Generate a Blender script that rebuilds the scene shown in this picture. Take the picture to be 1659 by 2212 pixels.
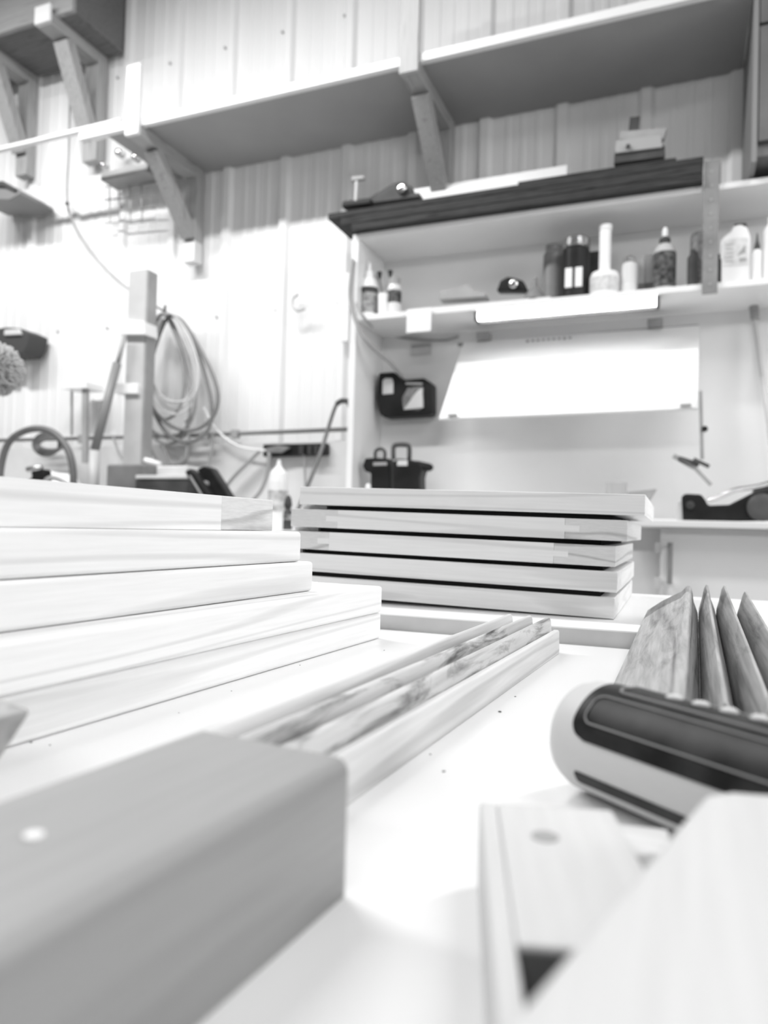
import bpy, bmesh, math, random
from mathutils import Vector, Matrix, noise
random.seed(7)
S = bpy.context.scene
for o in list(bpy.data.objects): bpy.data.objects.remove(o)
COL = S.collection

# ------------------------------------------------------------------ camera
F = 1578.3
YAW, PITCH, ROLL = math.radians(22.2626), math.radians(1.2655), math.radians(1.5904)
CAM = Vector((0, 0, .932))
fw = Vector((-math.sin(YAW)*math.cos(PITCH), math.cos(YAW)*math.cos(PITCH), math.sin(PITCH)))
rt = Vector((math.cos(YAW), math.sin(YAW), 0)); up = rt.cross(fw)
rt, up = rt*math.cos(ROLL)+up*math.sin(ROLL), up*math.cos(ROLL)-rt*math.sin(ROLL)
cd = bpy.data.cameras.new('camera'); cam = bpy.data.objects.new('camera', cd); COL.objects.link(cam)
cam.matrix_world = Matrix.Translation(CAM) @ Matrix((rt, up, -fw)).transposed().to_4x4()
cd.sensor_fit = 'VERTICAL'; cd.sensor_height = 36; cd.lens = F/2212*36
cd.clip_start = .005; cd.clip_end = 50
cd.dof.use_dof = True; cd.dof.focus_distance = .44; cd.dof.aperture_fstop = 9.0
S.camera = cam

# ------------------------------------------------------------------ world, lights, exposure
S.view_settings.view_transform = 'Standard'; S.view_settings.look = 'None'
S.view_settings.exposure = 0.08; S.view_settings.gamma = 1
W = bpy.data.worlds.new('world'); S.world = W; W.use_nodes = True
W.node_tree.nodes['Background'].inputs[0].default_value = (1, 1, 1, 1)
W.node_tree.nodes['Background'].inputs[1].default_value = .13
def area(name, loc, target, sx, sy, power):
    l = bpy.data.lights.new(name, 'AREA'); l.shape = 'RECTANGLE'; l.size = sx; l.size_y = sy; l.energy = power
    o = bpy.data.objects.new(name, l); COL.objects.link(o); o.location = loc
    o.rotation_euler = (Vector(target)-Vector(loc)).to_track_quat('-Z', 'Y').to_euler()
    return o
area('ceiling_strip_light_rear', (.4, -2.2, 2.7), (-.4, 2.2, 1.2), 2.4, .3, 34)  # added fill behind the camera, brightens bench and door fronts
area('ceiling_strip_light_wall', (-2.75, 1.25, 3.7), (-2.75, 1.6, 1.0), 3.4, .15, 150)
area('ceiling_strip_light_bench', (.9, 1.2, 3.1), (.75, 1.3, .9), 1.8, .15, 34)  # added overhead fill to brighten the right bench
area('window_light_right', (3.2, 1.0, 2.2), (0, .5, .9), 1.6, 1.4, 54)  # unseen source for the strong light from the right

# ------------------------------------------------------------------ pixel ray helpers (points at true depths)
def ray(px, py): return fw + rt*((px-829.5)/F) + up*((1106-py)/F)
def P(px, py, Y): d = ray(px, py); return CAM + d*(Y/d.y)
def Z(px, py, z): d = ray(px, py); return CAM + d*((z-CAM.z)/d.z)
def sc(p): return (p-CAM).dot(fw)/F          # metres per photo pixel at a point

# ------------------------------------------------------------------ materials
MATS = {}
def mat(name, base=.8, rough=.5, metal=0, noise_amt=0, nscale=8, stretch=(1, 1, 1), bump=0, emit=0, trans=0, coat=0):
    if name in MATS: return MATS[name]
    m = bpy.data.materials.new(name); m.use_nodes = True; nt = m.node_tree; b = nt.nodes['Principled BSDF']
    b.inputs['Base Color'].default_value = (base, base, base, 1); b.inputs['Roughness'].default_value = rough
    b.inputs['Metallic'].default_value = metal; b.inputs['Transmission Weight'].default_value = trans
    b.inputs['Coat Weight'].default_value = coat
    tc = nt.nodes.new('ShaderNodeTexCoord'); mp = nt.nodes.new('ShaderNodeMapping'); mp.inputs['Scale'].default_value = stretch
    nt.links.new(tc.outputs['Object'], mp.inputs[0])
    n = nt.nodes.new('ShaderNodeTexNoise'); n.inputs['Scale'].default_value = nscale; n.inputs['Detail'].default_value = 5
    if base < .12: b.inputs['Specular IOR Level'].default_value = .2
    nt.links.new(mp.outputs[0], n.inputs[0])
    cr = nt.nodes.new('ShaderNodeMapRange'); cr.inputs[1].default_value = .3; cr.inputs[2].default_value = .7
    cr.inputs[3].default_value = max(0, base-noise_amt); cr.inputs[4].default_value = min(1, base+noise_amt)
    nt.links.new(n.outputs[0], cr.inputs[0]); nt.links.new(cr.outputs[0], b.inputs['Base Color'])
    if bump:
        bp = nt.nodes.new('ShaderNodeBump'); bp.inputs['Strength'].default_value = bump; bp.inputs['Distance'].default_value = .002
        nt.links.new(n.outputs[0], bp.inputs['Height']); nt.links.new(bp.outputs[0], b.inputs['Normal'])
    if emit:
        b.inputs['Emission Color'].default_value = (1, 1, 1, 1); b.inputs['Emission Strength'].default_value = emit
    MATS[name] = m; return m

def wood(name, base, axis=0, contrast=.12, line=.18, ring=9, rough=.55, knots=0, scales=None, warps=24):
    """procedural timber, the grain runs along the object's local axis"""
    if name in MATS: return MATS[name]
    m = bpy.data.materials.new(name); m.use_nodes = True; nt = m.node_tree; N = nt.nodes.new; L = nt.links.new
    b = nt.nodes['Principled BSDF']; b.inputs['Roughness'].default_value = rough
    if base < .12: b.inputs['Specular IOR Level'].default_value = .2
    tc = N('ShaderNodeTexCoord'); oi = N('ShaderNodeObjectInfo'); add = N('ShaderNodeVectorMath'); add.operation = 'ADD'
    mul = N('ShaderNodeVectorMath'); mul.operation = 'SCALE'; mul.inputs['Scale'].default_value = 3.7
    cmb = N('ShaderNodeCombineXYZ')
    for i in range(3): L(oi.outputs['Random'], cmb.inputs[i])
    L(cmb.outputs[0], mul.inputs[0]); L(tc.outputs['Object'], add.inputs[0]); L(mul.outputs[0], add.inputs[1])
    mp = N('ShaderNodeMapping'); sc_ = [1, 1, 1]; sc_[axis] = .045; sc_ = list(scales) if scales else sc_; mp.inputs['Scale'].default_value = sc_
    L(add.outputs[0], mp.inputs[0])
    fine = N('ShaderNodeTexNoise'); fine.inputs['Scale'].default_value = 420; fine.inputs['Detail'].default_value = 3
    L(mp.outputs[0], fine.inputs[0])
    warp = N('ShaderNodeTexNoise'); warp.inputs['Scale'].default_value = warps; warp.inputs['Detail'].default_value = 1.5
    L(mp.outputs[0], warp.inputs[0])
    # growth rings: sine of warped noise
    mm = N('ShaderNodeMath'); mm.operation = 'MULTIPLY'; mm.inputs[1].default_value = ring*6.28; L(warp.outputs[0], mm.inputs[0])
    sn = N('ShaderNodeMath'); sn.operation = 'SINE'; L(mm.outputs[0], sn.inputs[0])
    mr = N('ShaderNodeMapRange'); mr.inputs[1].default_value = .55; mr.inputs[2].default_value = 1; mr.inputs[3].default_value = 0; mr.inputs[4].default_value = line
    L(sn.outputs[0], mr.inputs[0])
    mf = N('ShaderNodeMapRange'); mf.inputs[1].default_value = .3; mf.inputs[2].default_value = .7; mf.inputs[3].default_value = base-contrast/2; mf.inputs[4].default_value = base+contrast/2
    L(fine.outputs[0], mf.inputs[0])
    sub = N('ShaderNodeMath'); sub.operation = 'SUBTRACT'; L(mf.outputs[0], sub.inputs[0]); L(mr.outputs[0], sub.inputs[1])
    out = sub
    if knots:
        mp2 = N('ShaderNodeMapping'); s2 = [1, 1, 1]; s2[axis] = .13; mp2.inputs['Scale'].default_value = s2; L(add.outputs[0], mp2.inputs[0])
        kn = N('ShaderNodeTexNoise'); kn.inputs['Scale'].default_value = 95; kn.inputs['Detail'].default_value = 6; kn.inputs['Roughness'].default_value = .65; kn.inputs['Distortion'].default_value = .8
        L(mp2.outputs[0], kn.inputs[0])
        kr = N('ShaderNodeMapRange'); kr.inputs[1].default_value = .50; kr.inputs[2].default_value = .68; kr.inputs[3].default_value = 0; kr.inputs[4].default_value = knots
        L(kn.outputs[0], kr.inputs[0])
        s3 = N('ShaderNodeMath'); s3.operation = 'SUBTRACT'; s3.use_clamp = True; L(sub.outputs[0], s3.inputs[0]); L(kr.outputs[0], s3.inputs[1]); out = s3
    L(out.outputs[0], b.inputs['Base Color'])
    bp = N('ShaderNodeBump'); bp.inputs['Strength'].default_value = .15; bp.inputs['Distance'].default_value = .0005
    L(fine.outputs[0], bp.inputs['Height']); L(bp.outputs[0], b.inputs['Normal'])
    MATS[name] = m; return m

PAINT = mat('white_painted_metal', .80, .45, noise_amt=.03, nscale=1.5, stretch=(3, 3, .4))
WHITE = mat('white_melamine', .82, .35, noise_amt=.015, nscale=6)
TABLE = mat('white_table_laminate', .81, .28, noise_amt=.03, nscale=2.5)
MDF = mat('grey_mdf', .55, .7, noise_amt=.04, nscale=30)
BLACK = mat('black_plastic', .018, .4, noise_amt=.008)
DARK = mat('dark_grey_plastic', .07, .5, noise_amt=.03)
STEEL = mat('grey_steel', .24, .55, .1, noise_amt=.08)
CHROME = mat('bright_chrome', .8, .15, 1)
GREY = mat('mid_grey_paint', .33, .55, noise_amt=.05)
LGREY = mat('light_grey_plastic', .6, .5, noise_amt=.04)
WPLAST = mat('white_plastic', .85, .35)
GAPSHADE = mat('black_foam', .008, .9)  # black for the imitated shade between stacked doors
HOSE = mat('pale_grey_hose', .33, .45, noise_amt=.05)
DHOSE = mat('dark_grey_hose', .13, .5, noise_amt=.03)
MAPLE_X = wood('pale_maple_along_x', .84, 0, .06, .13)
MAPLE_Y = wood('pale_maple_along_y', .84, 1, .05, .10)
PINE_END = wood('maple_end_grain', .70, 1, .08, .22, ring=4, scales=(.3, .07, 2.2), warps=20)
FIR = wood('framing_timber', .38, 2, .06, .10)
FIRX = wood('framing_timber_x', .36, 1, .06, .08)
PLY = wood('dark_plywood', .15, 0, .06, .05)
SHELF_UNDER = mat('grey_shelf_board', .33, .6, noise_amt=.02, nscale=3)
KNOT = wood('knotty_hardwood_strip', .60, 1, .10, .10, ring=6, knots=.5)
STRIPWOOD = wood('sanded_hardwood_strip', .70, 1, .08, .16, ring=5, scales=(1, .03, 1), warps=45)
MOTTLE = wood('mottled_hardwood_strip', .40, 1, .14, .14, ring=6, knots=.14)
WALNUT = wood('dark_stained_board', .045, 0, .03, .02, rough=.7)

# ------------------------------------------------------------------ object helpers
def tagset(o, label=None, cat=None, group=None, kind=None):
    if label: o['label'] = label
    if cat: o['category'] = cat
    if group: o['group'] = group
    if kind: o['kind'] = kind
    return o
def thing(name, label, cat, loc=(0, 0, 0), group=None, M=None):
    o = bpy.data.objects.new(name, None); COL.objects.link(o); o.empty_display_size = .05
    o.matrix_world = M if M is not None else Matrix.Translation(Vector(loc))
    o['_m'] = 1; del o['_m']
    ROOTM[o.name] = o.matrix_basis.copy()
    return tagset(o, label, cat, group)
ROOTM = {}
def root_matrix(o):
    while o.parent: o = o.parent
    return ROOTM[o.name]
def obj(name, bm, m, parent=None, local=False, smooth=False, bevel=0, seg=2, label=None):
    """link one mesh object; world-built geometry is moved into its thing's frame"""
    if parent is None:
        vs = [v.co for v in bm.verts]
        org = Vector(((min(v.x for v in vs)+max(v.x for v in vs))/2, (min(v.y for v in vs)+max(v.y for v in vs))/2, min(v.z for v in vs)))
        bm.transform(Matrix.Translation(-org))
    elif not local:
        bm.transform(root_matrix(parent).inverted())
    bmesh.ops.recalc_face_normals(bm, faces=bm.faces)
    me = bpy.data.meshes.new(name); bm.to_mesh(me); bm.free()
    for mm in (m if isinstance(m, (list, tuple)) else [m]): me.materials.append(mm)
    if smooth:
        for p in me.polygons: p.use_smooth = True
    o = bpy.data.objects.new(name, me); COL.objects.link(o)
    if parent is None:
        o.location = org; ROOTM[o.name] = Matrix.Translation(org)
    else: o.parent = parent
    if bevel:
        b = o.modifiers.new('bevel', 'BEVEL'); b.width = bevel; b.segments = seg; b.limit_method = 'ANGLE'; b.angle_limit = .6
        if smooth is False:
            for p in me.polygons: p.use_smooth = True
            w_ = o.modifiers.new('wn', 'WEIGHTED_NORMAL'); w_.keep_sharp = False
    if label: o['label'] = label
    return o
def struct(name, bm, m, **k):
    o = obj(name, bm, m, **k); o['kind'] = 'structure'; return o

def B(): return bmesh.new()
def box(bm, x0, x1, y0, y1, z0, z1, mi=0):
    vs = [bm.verts.new((x, y, z)) for z in (z0, z1) for x, y in ((x0, y0), (x1, y0), (x1, y1), (x0, y1))]
    for f in ((0, 3, 2, 1), (4, 5, 6, 7), (0, 1, 5, 4), (1, 2, 6, 5), (2, 3, 7, 6), (3, 0, 4, 7)):
        fc = bm.faces.new([vs[i] for i in f]); fc.material_index = mi
    return bm
def boxb(x0, x1, y0, y1, z0, z1): return box(B(), x0, x1, y0, y1, z0, z1)
def loft(bm, A, Bv, mi=0):
    a = [bm.verts.new(p) for p in A]; b = [bm.verts.new(p) for p in Bv]; n = len(a)
    for i in range(n): bm.faces.new((a[i], a[(i+1) % n], b[(i+1) % n], b[i])).material_index = mi
    bm.faces.new(a[::-1]).material_index = mi; bm.faces.new(b).material_index = mi
    return bm
def beam(bm, p, q, w, h, side=None, mi=0):
    """rectangular bar from p to q; w along side, h along the other"""
    p, q = Vector(p), Vector(q); d = (q-p).normalized()
    s = Vector(side) if side else Vector((1, 0, 0)); s = (s-d*s.dot(d)).normalized(); t = d.cross(s)
    c = [(-1, -1), (1, -1), (1, 1), (-1, 1)]
    return loft(bm, [p+s*w/2*i+t*h/2*j for i, j in c], [q+s*w/2*i+t*h/2*j for i, j in c], mi)
def lathe(bm, prof, M=None, n=24, mi=0):
    M = M or Matrix(); rings = []
    for r, z in prof:
        rings.append([bm.verts.new(M @ Vector((max(r, 1e-5)*math.cos(2*math.pi*i/n), max(r, 1e-5)*math.sin(2*math.pi*i/n), z))) for i in range(n)])
    for a, b in zip(rings, rings[1:]):
        for i in range(n): bm.faces.new((a[i], a[(i+1) % n], b[(i+1) % n], b[i])).material_index = mi
    bm.faces.new(rings[0][::-1]).material_index = mi; bm.faces.new(rings[-1]).material_index = mi
    return bm
def spline(pts, k=6, closed=False):
    pts = [Vector(p) for p in pts]; out = []; n = len(pts)
    rng = range(n) if closed else range(n-1)
    for i in rng:
        g = (lambda j: pts[j % n]) if closed else (lambda j: pts[min(max(j, 0), n-1)])
        a, b, c, d = g(i-1), g(i), g(i+1), g(i+2)
        for s in range(k):
            t = s/k
            out.append(.5*((2*b)+(c-a)*t+(2*a-5*b+4*c-d)*t*t+(3*b-a-3*c+d)*t**3))
    if not closed: out.append(pts[-1])
    return out
def tube(bm, pts, r, n=8, closed=False, mi=0):
    rings = []; m = len(pts); ref = Vector((.13, .97, .2)).normalized()
    for i, p in enumerate(pts):
        a = pts[i-1] if (i or closed) else p; b = pts[(i+1) % m] if (i < m-1 or closed) else p
        d = (b-a).normalized(); s = ref-d*ref.dot(d)
        if s.length < .05: s = Vector((1, 0, 0))-d*d.x
        s.normalize(); t = d.cross(s); rr = r[i] if isinstance(r, (list, tuple)) else r
        rings.append([bm.verts.new(p+(s*math.cos(2*math.pi*k/n)+t*math.sin(2*math.pi*k/n))*rr) for k in range(n)])
    pairs = list(zip(rings, rings[1:])) + ([(rings[-1], rings[0])] if closed else [])
    for a, b in pairs:
        for k in range(n): bm.faces.new((a[k], a[(k+1) % n], b[(k+1) % n], b[k])).material_index = mi
    if not closed: bm.faces.new(rings[0][::-1]); bm.faces.new(rings[-1])
    return bm
def rodb(p, q, r, n=12): return tube(B(), [Vector(p), Vector(q)], r, n)
def pxbox(bm, x0, y0, x1, y1, Y, d, mi=0):
    """box whose front face covers the photo rectangle at depth plane Y and runs d back"""
    ym, xm = (y0+y1)/2, (x0+x1)/2
    return box(bm, P(x0, ym, Y).x, P(x1, ym, Y).x, Y, Y+d, P(xm, y1, Y).z, P(xm, y0, Y).z, mi)
def prism(bm, pts, Y, d, mi=0):
    """outline given in photo pixels at depth plane Y, d thick"""
    a = [P(x, y, Y) for x, y in pts]
    return loft(bm, a, [p+Vector((0, d, 0)) for p in a], mi)

# ================================================================== STRUCTURE
FLOORM = mat('concrete_floor', .38, .7, noise_amt=.06, nscale=4)
struct('floor', boxb(-6, 3.5, -2.2, 3.4, -.1, 0), FLOORM)
WY = 3.17          # flat pan of the metal cladding
bm = B()
rx = -.17-.343*17
prof = [(rx-.2, WY)]
for i in range(28):
    c = rx+.343*i
    prof += [(c-.036, WY), (c-.018, WY-.020), (c+.018, WY-.020), (c+.036, WY)]
    for m_ in (.105, .172, .24):
        prof += [(c+m_-.016, WY), (c+m_-.009, WY-.003), (c+m_+.009, WY-.003), (c+m_+.016, WY)]
prof = [p for p in prof if p[0] < 3.3]
va = [bm.verts.new((x, y, 0)) for x, y in prof]; vb = [bm.verts.new((x, y, 5.2)) for x, y in prof]
for i in range(len(prof)-1): bm.faces.new((va[i], va[i+1], vb[i+1], vb[i]))
bk = [bm.verts.new((prof[-1][0], WY+.06, 0)), bm.verts.new((prof[0][0], WY+.06, 0)), bm.verts.new((prof[-1][0], WY+.06, 5.2)), bm.verts.new((prof[0][0], WY+.06, 5.2))]
bm.faces.new((bk[0], bk[1], bk[3], bk[2])); bm.faces.new((va[-1], bk[0], bk[2], vb[-1])); bm.faces.new((va[0], vb[0], bk[3], bk[1]))
wall = struct('wall_back', bm, PAINT)
# cladding screws (dark heads on the ribs)
SCREW = mat('screw_head', .38, .5)
for i, (px, py) in enumerate([(745, 35), (611, 70), (368, 137), (487, 104), (255, 168), (1212, 248), (1399, 213), (468, 684), (596, 671), (730, 655), (126, 716), (232, 708), (745, 385)]):
    p = P(px, py, WY-.004)
    b_ = lathe(B(), [(.007, 0), (.007, .005), (.003, .007)], Matrix.Translation((p.x, WY-.001-.005, p.z)) @ Matrix.Rotation(math.radians(90), 4, 'X'), 10)
    obj('screw_head', b_, SCREW, wall)

# ================================================================== WORK TABLE (foreground)
T = .85
t = thing('work_table', 'large white laminate work table covered with stacked doors and wood strips', 'table', (-.1, .5, 0))
obj('tabletop', boxb(-1.15, .75, -.35, 1.02, T-.03, T), TABLE, t, bevel=.002)
for x in (-1.08, .68):
    for y in (-.28, .95): obj('leg', boxb(x-.03, x+.03, y-.03, y+.03, 0, T-.03), GREY, t)

# thin sheet lying at the back of the table
ang = math.radians(1.5)
Ms = Matrix.Translation((-.42, .547, T)) @ Matrix.Rotation(ang, 4, 'Z')
sh = thing('melamine_sheet', 'thin white sheet with grey cut edge lying under the right door stack', 'board', M=Ms)
obj('sheet_core', boxb(0, .95, 0, .36, 0, .0115), MDF, sh, local=True)
obj('sheet_face', boxb(0, .95, 0, .36, .0115, .0125), WHITE, sh, local=True)
SHZ = T+.0125

# ================================================================== CABINET DOORS
def door(M, L, Wd, th, kind, label, group, sw=.055, bev=.0012, L0=None, dark=0):
    t = thing('cabinet_door', label, 'cabinet door', M=M, group=group)
    if kind == 'long':
        obj('stile', boxb(0, L, 0, sw, 0, th), MAPLE_X, t, local=True, bevel=bev, seg=3)
        obj('stile', boxb(0, L, Wd-sw, Wd, 0, th), MAPLE_X, t, local=True, bevel=bev, seg=3)
        for x in (0, L-sw): obj('rail', boxb(x, x+sw, sw, Wd-sw, 0, th), MAPLE_Y, t, local=True)
    else:
        obj('stile', boxb(0, sw, 0, Wd, 0, th), PINE_END, t, local=True, bevel=.0006)
        obj('stile', boxb(L-sw, L, 0, Wd, 0, th), PINE_END, t, local=True, bevel=.0006)
        for y in (0, Wd-sw):
            b_ = boxb(sw, L-sw, y+.0, y+sw, 0, th)
            yy = y if y else -.0002
            if group == gr: box(b_, L-sw-.0001, L-sw+.012, yy, y+.003, th*.36, th*.66)
            if group == gr: box(b_, sw-.012, sw+.0001, yy, y+.003, th*.36, th*.66)
            obj('rail', b_, MAPLE_X, t, local=True, bevel=0)
    obj('panel', boxb(sw-.004, L-sw+.004, sw-.004, Wd-sw+.004, th*.3, th*.62), MAPLE_X, t, local=True)
    return t
def doorM(corner, deg, L, tilt=0):
    d = math.radians(deg); ux = Vector((math.cos(d), math.sin(d), 0))
    return Matrix.Translation(Vector(corner)) @ Matrix.Rotation(d, 4, 'Z') @ Matrix.Rotation(tilt, 4, 'Y') @ Matrix.Translation((-L, 0, 0))
LT = .0194
gr = 'pale cabinet doors in the right stack'
gl = 'pale cabinet doors in the left stack'
Ls = [((-.2065, .505), 87.5, .60, 'long', 'lowest pale cabinet door of the left stack, resting directly on the white tabletop'),
      ((-.2052, .503), 88.0, .60, 'long', 'second cabinet door from the bottom of the left stack, flush with the lowest'),
      ((-.2262, .432), 88.5, .56, 'long', 'middle pale cabinet door of the left stack, set back from the two wider doors below'),
      ((-.2292, .420), 89.0, .56, 'long', 'second cabinet door from the top of the left stack, smooth greyer edge with rounded corner'),
      ((-.2405, .402), 89.3, .56, 'short', 'topmost cabinet door of the left stack, showing a grained end-grain joint at its corner')]
for k, ((x, y), deg, L, kind, lab) in enumerate(Ls):
    door(doorM((x, y, T+LT*k+.0002*k), deg, L), L, .34, LT, kind, lab, gl, bev=.0022 if k < 4 else .0005)

RT_, PITCHZ = .0172, .0212
gr = 'pale cabinet doors in the right stack'
Rs = [((-.0505, .624), 'long', .33, 'lowest pale cabinet door of the right stack, lying on the thin white sheet'),
      ((-.0490, .628), 'long', .33, 'second cabinet door from the bottom of the right stack, bright side edge above the lowest'),
      ((-.0505, .625), 'short', .31, 'middle cabinet door of the right stack, with wavy end grain at its right corner'),
      ((-.0416, .624), 'short', .31, 'second cabinet door from the top of the right stack, with stepped grey corner joint'),
      ((-.0285, .626), 'long', .315, 'topmost cabinet door of the right stack, its plain grey edge above eye level')]
TILT = math.radians(.9)
for k, ((x, y), kind, L, lab) in enumerate(Rs):
    z = SHZ+.0005+PITCHZ*k
    M = doorM((x, y, z), .6, L, TILT)
    door(M, L, .27, RT_, kind, lab, gr, sw=.05, bev=.0006)
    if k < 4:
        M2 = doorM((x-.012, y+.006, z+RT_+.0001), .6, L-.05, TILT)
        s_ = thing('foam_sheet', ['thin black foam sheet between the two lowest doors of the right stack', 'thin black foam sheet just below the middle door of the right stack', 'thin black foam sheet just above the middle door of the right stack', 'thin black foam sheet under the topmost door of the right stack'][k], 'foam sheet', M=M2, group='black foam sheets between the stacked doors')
        obj('foam_pad', boxb(0, L-.05, 0, .255, 0, PITCHZ-RT_-.0003), GAPSHADE, s_, local=True)  # black filler added so the gap between doors reads as dark
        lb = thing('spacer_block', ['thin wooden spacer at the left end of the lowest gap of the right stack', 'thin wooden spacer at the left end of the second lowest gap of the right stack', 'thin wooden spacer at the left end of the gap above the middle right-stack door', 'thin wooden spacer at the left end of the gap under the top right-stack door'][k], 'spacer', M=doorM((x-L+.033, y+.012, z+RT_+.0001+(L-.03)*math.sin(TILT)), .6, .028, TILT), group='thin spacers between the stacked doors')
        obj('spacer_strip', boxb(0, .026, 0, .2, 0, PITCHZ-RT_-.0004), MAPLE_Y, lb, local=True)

# ================================================================== MOULDING STRIPS, CENTRE
def strip(name, prof, far, near, m, label, group):
    """extrude a cross section (x,z) between two stations (x,y,z)"""
    a = [(far[0]+x, far[1], far[2]+z) for x, z in prof]; b = [(near[0]+x, near[1], near[2]+z) for x, z in prof]
    bm = loft(B(), a, b)
    o = obj(name, bm, m, bevel=.0006, seg=2); return tagset(o, label, 'wood strip', group)
g = 'moulded hardwood strips lying in the centre of the table'
def prof_c(w, h, lip=.0035, base=.0045):
    # right face rising to a rounded bead, then a cove falling to the left
    return [(0, 0), (0, h*.30), (-.0006, h*.55), (-.0012, h-.003), (-.0020, h-.0007), (-.0036, h), (-.0052, h-.0010), (-.0062, h-.004), (-.0075, h*.52), (-w*.88, h*.42), (-w+.0003, h*.40), (-w+.0003, 0)]
cs = [(-.1048, -.1178, .496, .0262, STRIPWOOD, 'leftmost of the four central wood strips, pale rounded bead and clean groove'),
      (-.0930, -.1056, .505, .0252, KNOT, 'second of the four central wood strips from the left, pale bead with dark knotty face'),
      (-.0820, -.0941, .514, .0238, KNOT, 'third of the four central wood strips from the left, streaked with dark knots'),
      (-.0762, -.0913, .508, .0160, STRIPWOOD, 'rightmost and lowest of the four central wood strips, straight fine grain lines')]
for i, (xf, xn, yf, h, m, lab) in enumerate(cs):
    w_ = .0108 if i < 3 else .0060
    far = (xf, yf, T); near = (xn, .120 if i == 0 else .162, T)
    if i == 3:
        pr_ = [(0, 0), (-.0003, h-.001), (-.001, h), (-.0038, h), (-.0046, h-.001), (-.0054, 0)]
    else: pr_ = prof_c(w_, h)
    strip('moulding_strip', pr_, far, near, m, lab, g)

# ================================================================== MOULDING STRIPS, RIGHT
g = 'coved wood mouldings leaning together at the right of the table'
def rs(i, xr_f, xr_n, yf, h, wl, lab):
    zf = T+.0126+.0035; zn = T+.0006
    yn = .27
    if i == 0:   # wide sloping face to the left
        pr_ = [(-.033, 0), (-.0325, .003), (-.022, .011), (-.013, .0165), (-.006, .0205), (-.0025, h-.0005), (0, h), (.0012, h-.001), (.0022, h-.006), (.0032, h-.013), (.0062, .004), (.0066, 0)]
    else:
        pr_ = [(-.0062, 0), (-.0058, .006), (-.0042, .012), (-.0022, h-.004), (-.0006, h), (.0008, h-.0006), (.0016, h-.004), (.0032, h-.012), (.0062, .006), (.0067, 0)]
    strip('moulding_strip', pr_, (xr_f, yf, zf), (xr_n, yn, zn+.0005), MOTTLE, lab, g)
rs(0, .0062, .0005, .655, .0255, .03, 'leftmost of the four right-hand mouldings, broad mottled face sloping to the left')
rs(1, .0196, .0142, .675, .0262, .014, 'second from the left of the four right-hand mouldings, narrow bright ridge')
rs(2, .0330, .0279, .675, .0262, .014, 'third from the left of the four right-hand mouldings, dark hollow beside its ridge')
rs(3, .0464, .0416, .640, .0245, .014, 'rightmost of the four right-hand mouldings, partly cut by the photo edge')

# ================================================================== FOREGROUND BEAM AND BLOCKS
BEAMTOP = wood('grey_weathered_beam', .32, 1, .04, .03, ring=3, rough=.42)
a_ = math.radians(-4.5)
Mb = Matrix.Translation((-.0680, .1495, T)) @ Matrix.Rotation(a_, 4, 'Z')
bmn = thing('timber_beam', 'large blurred grey timber beam with rounded front edge in the near left foreground', 'beam', M=Mb)
bp_ = [(-.042, 0), (0, 0)] + [(-.0032+.0032*math.cos(a), .0273+.0032*math.sin(a)) for a in [i*math.pi/16 for i in range(9)]] + [(-.0415, .0305), (-.042, .030)]
o_ = obj('beam_body', loft(B(), [(x, -.24, z) for x, z in bp_], [(x, 0, z) for x, z in bp_]), BEAMTOP, bmn, local=True, bevel=.0006)
ob = obj('pale_plug', lathe(B(), [(.0016, 0), (.0016, .0006), (.0008, .0009)], Matrix.Translation((-.0235, -.062, .0304)), 12), WPLAST, bmn, local=True, label='small pale plug')

tagset(obj('wood_block', loft(B(), [Vector((-.245, .10, T)), Vector((-.185, .112, T)), Vector((-.180, .145, T)), Vector((-.245, .165, T))],
       [Vector((-.25, .098, T+.034)), Vector((-.1500, .110, T+.0345)), Vector((-.1490, .1385, T+.0345)), Vector((-.25, .168, T+.034))]), FIR, bevel=.003, seg=3),
       'blurred grey wood block at the left photo edge beside the beam', 'wood block')

# white slanted board and drilled block, near right
PALE = wood('pale_sanded_board', .60, 1, .05, .02, ring=2, rough=.5)
zt = T+.0195
Mk = Matrix.Translation((-.0425, .167, T)) @ Matrix.Rotation(math.radians(16.4), 4, 'Z')
blk = thing('drilled_block', 'pale wooden block with a drilled hole and dark notch, near the bottom of the photo', 'wood block', M=Mk)
bm = B(); zl = .0195
box(bm, 0, .004, -.088, 0, 0, zl)
box(bm, .004, .030, -.058, 0, 0, zl)
box(bm, .004, .026, -.088, -.058, 0, .004)
obj('block_body', bm, PALE, blk, local=True, bevel=.0008, seg=2)
hp = Mk.inverted() @ Z(1178, 1808, zt)
obj('drilled_hole', lathe(B(), [(.0028, 0), (.0028, .0002)], Matrix.Translation((hp.x, hp.y, zl)), 16), GREY, blk, local=True, label='shallow grey drilled hole')
obj('notch_face', boxb(.0042, .026, -.0590, -.0582, .0042, zl-.0008), DARK, blk, local=True, label='dark face inside the notch')  # dark liner paints the shade inside the notch
c0 = Z(1530, 1702, T+.032); c1 = Z(1085, 2205, T+.032); c2 = Z(1659, 1712, T+.032)
dl = (c1-c0).normalized(); dr = (c2-c0).normalized()
top = [c0+dl*.15, c0+dl*.004, c0+dr*.004, c0+dr*.16, c0+dr*.16+dl*.15]
tagset(obj('slanted_board', loft(B(), [p-Vector((0, 0, .0122)) for p in top], top), PALE, bevel=.002, seg=3),
       'large pale blurred board lying diagonally across the near right corner', 'board')

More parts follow.
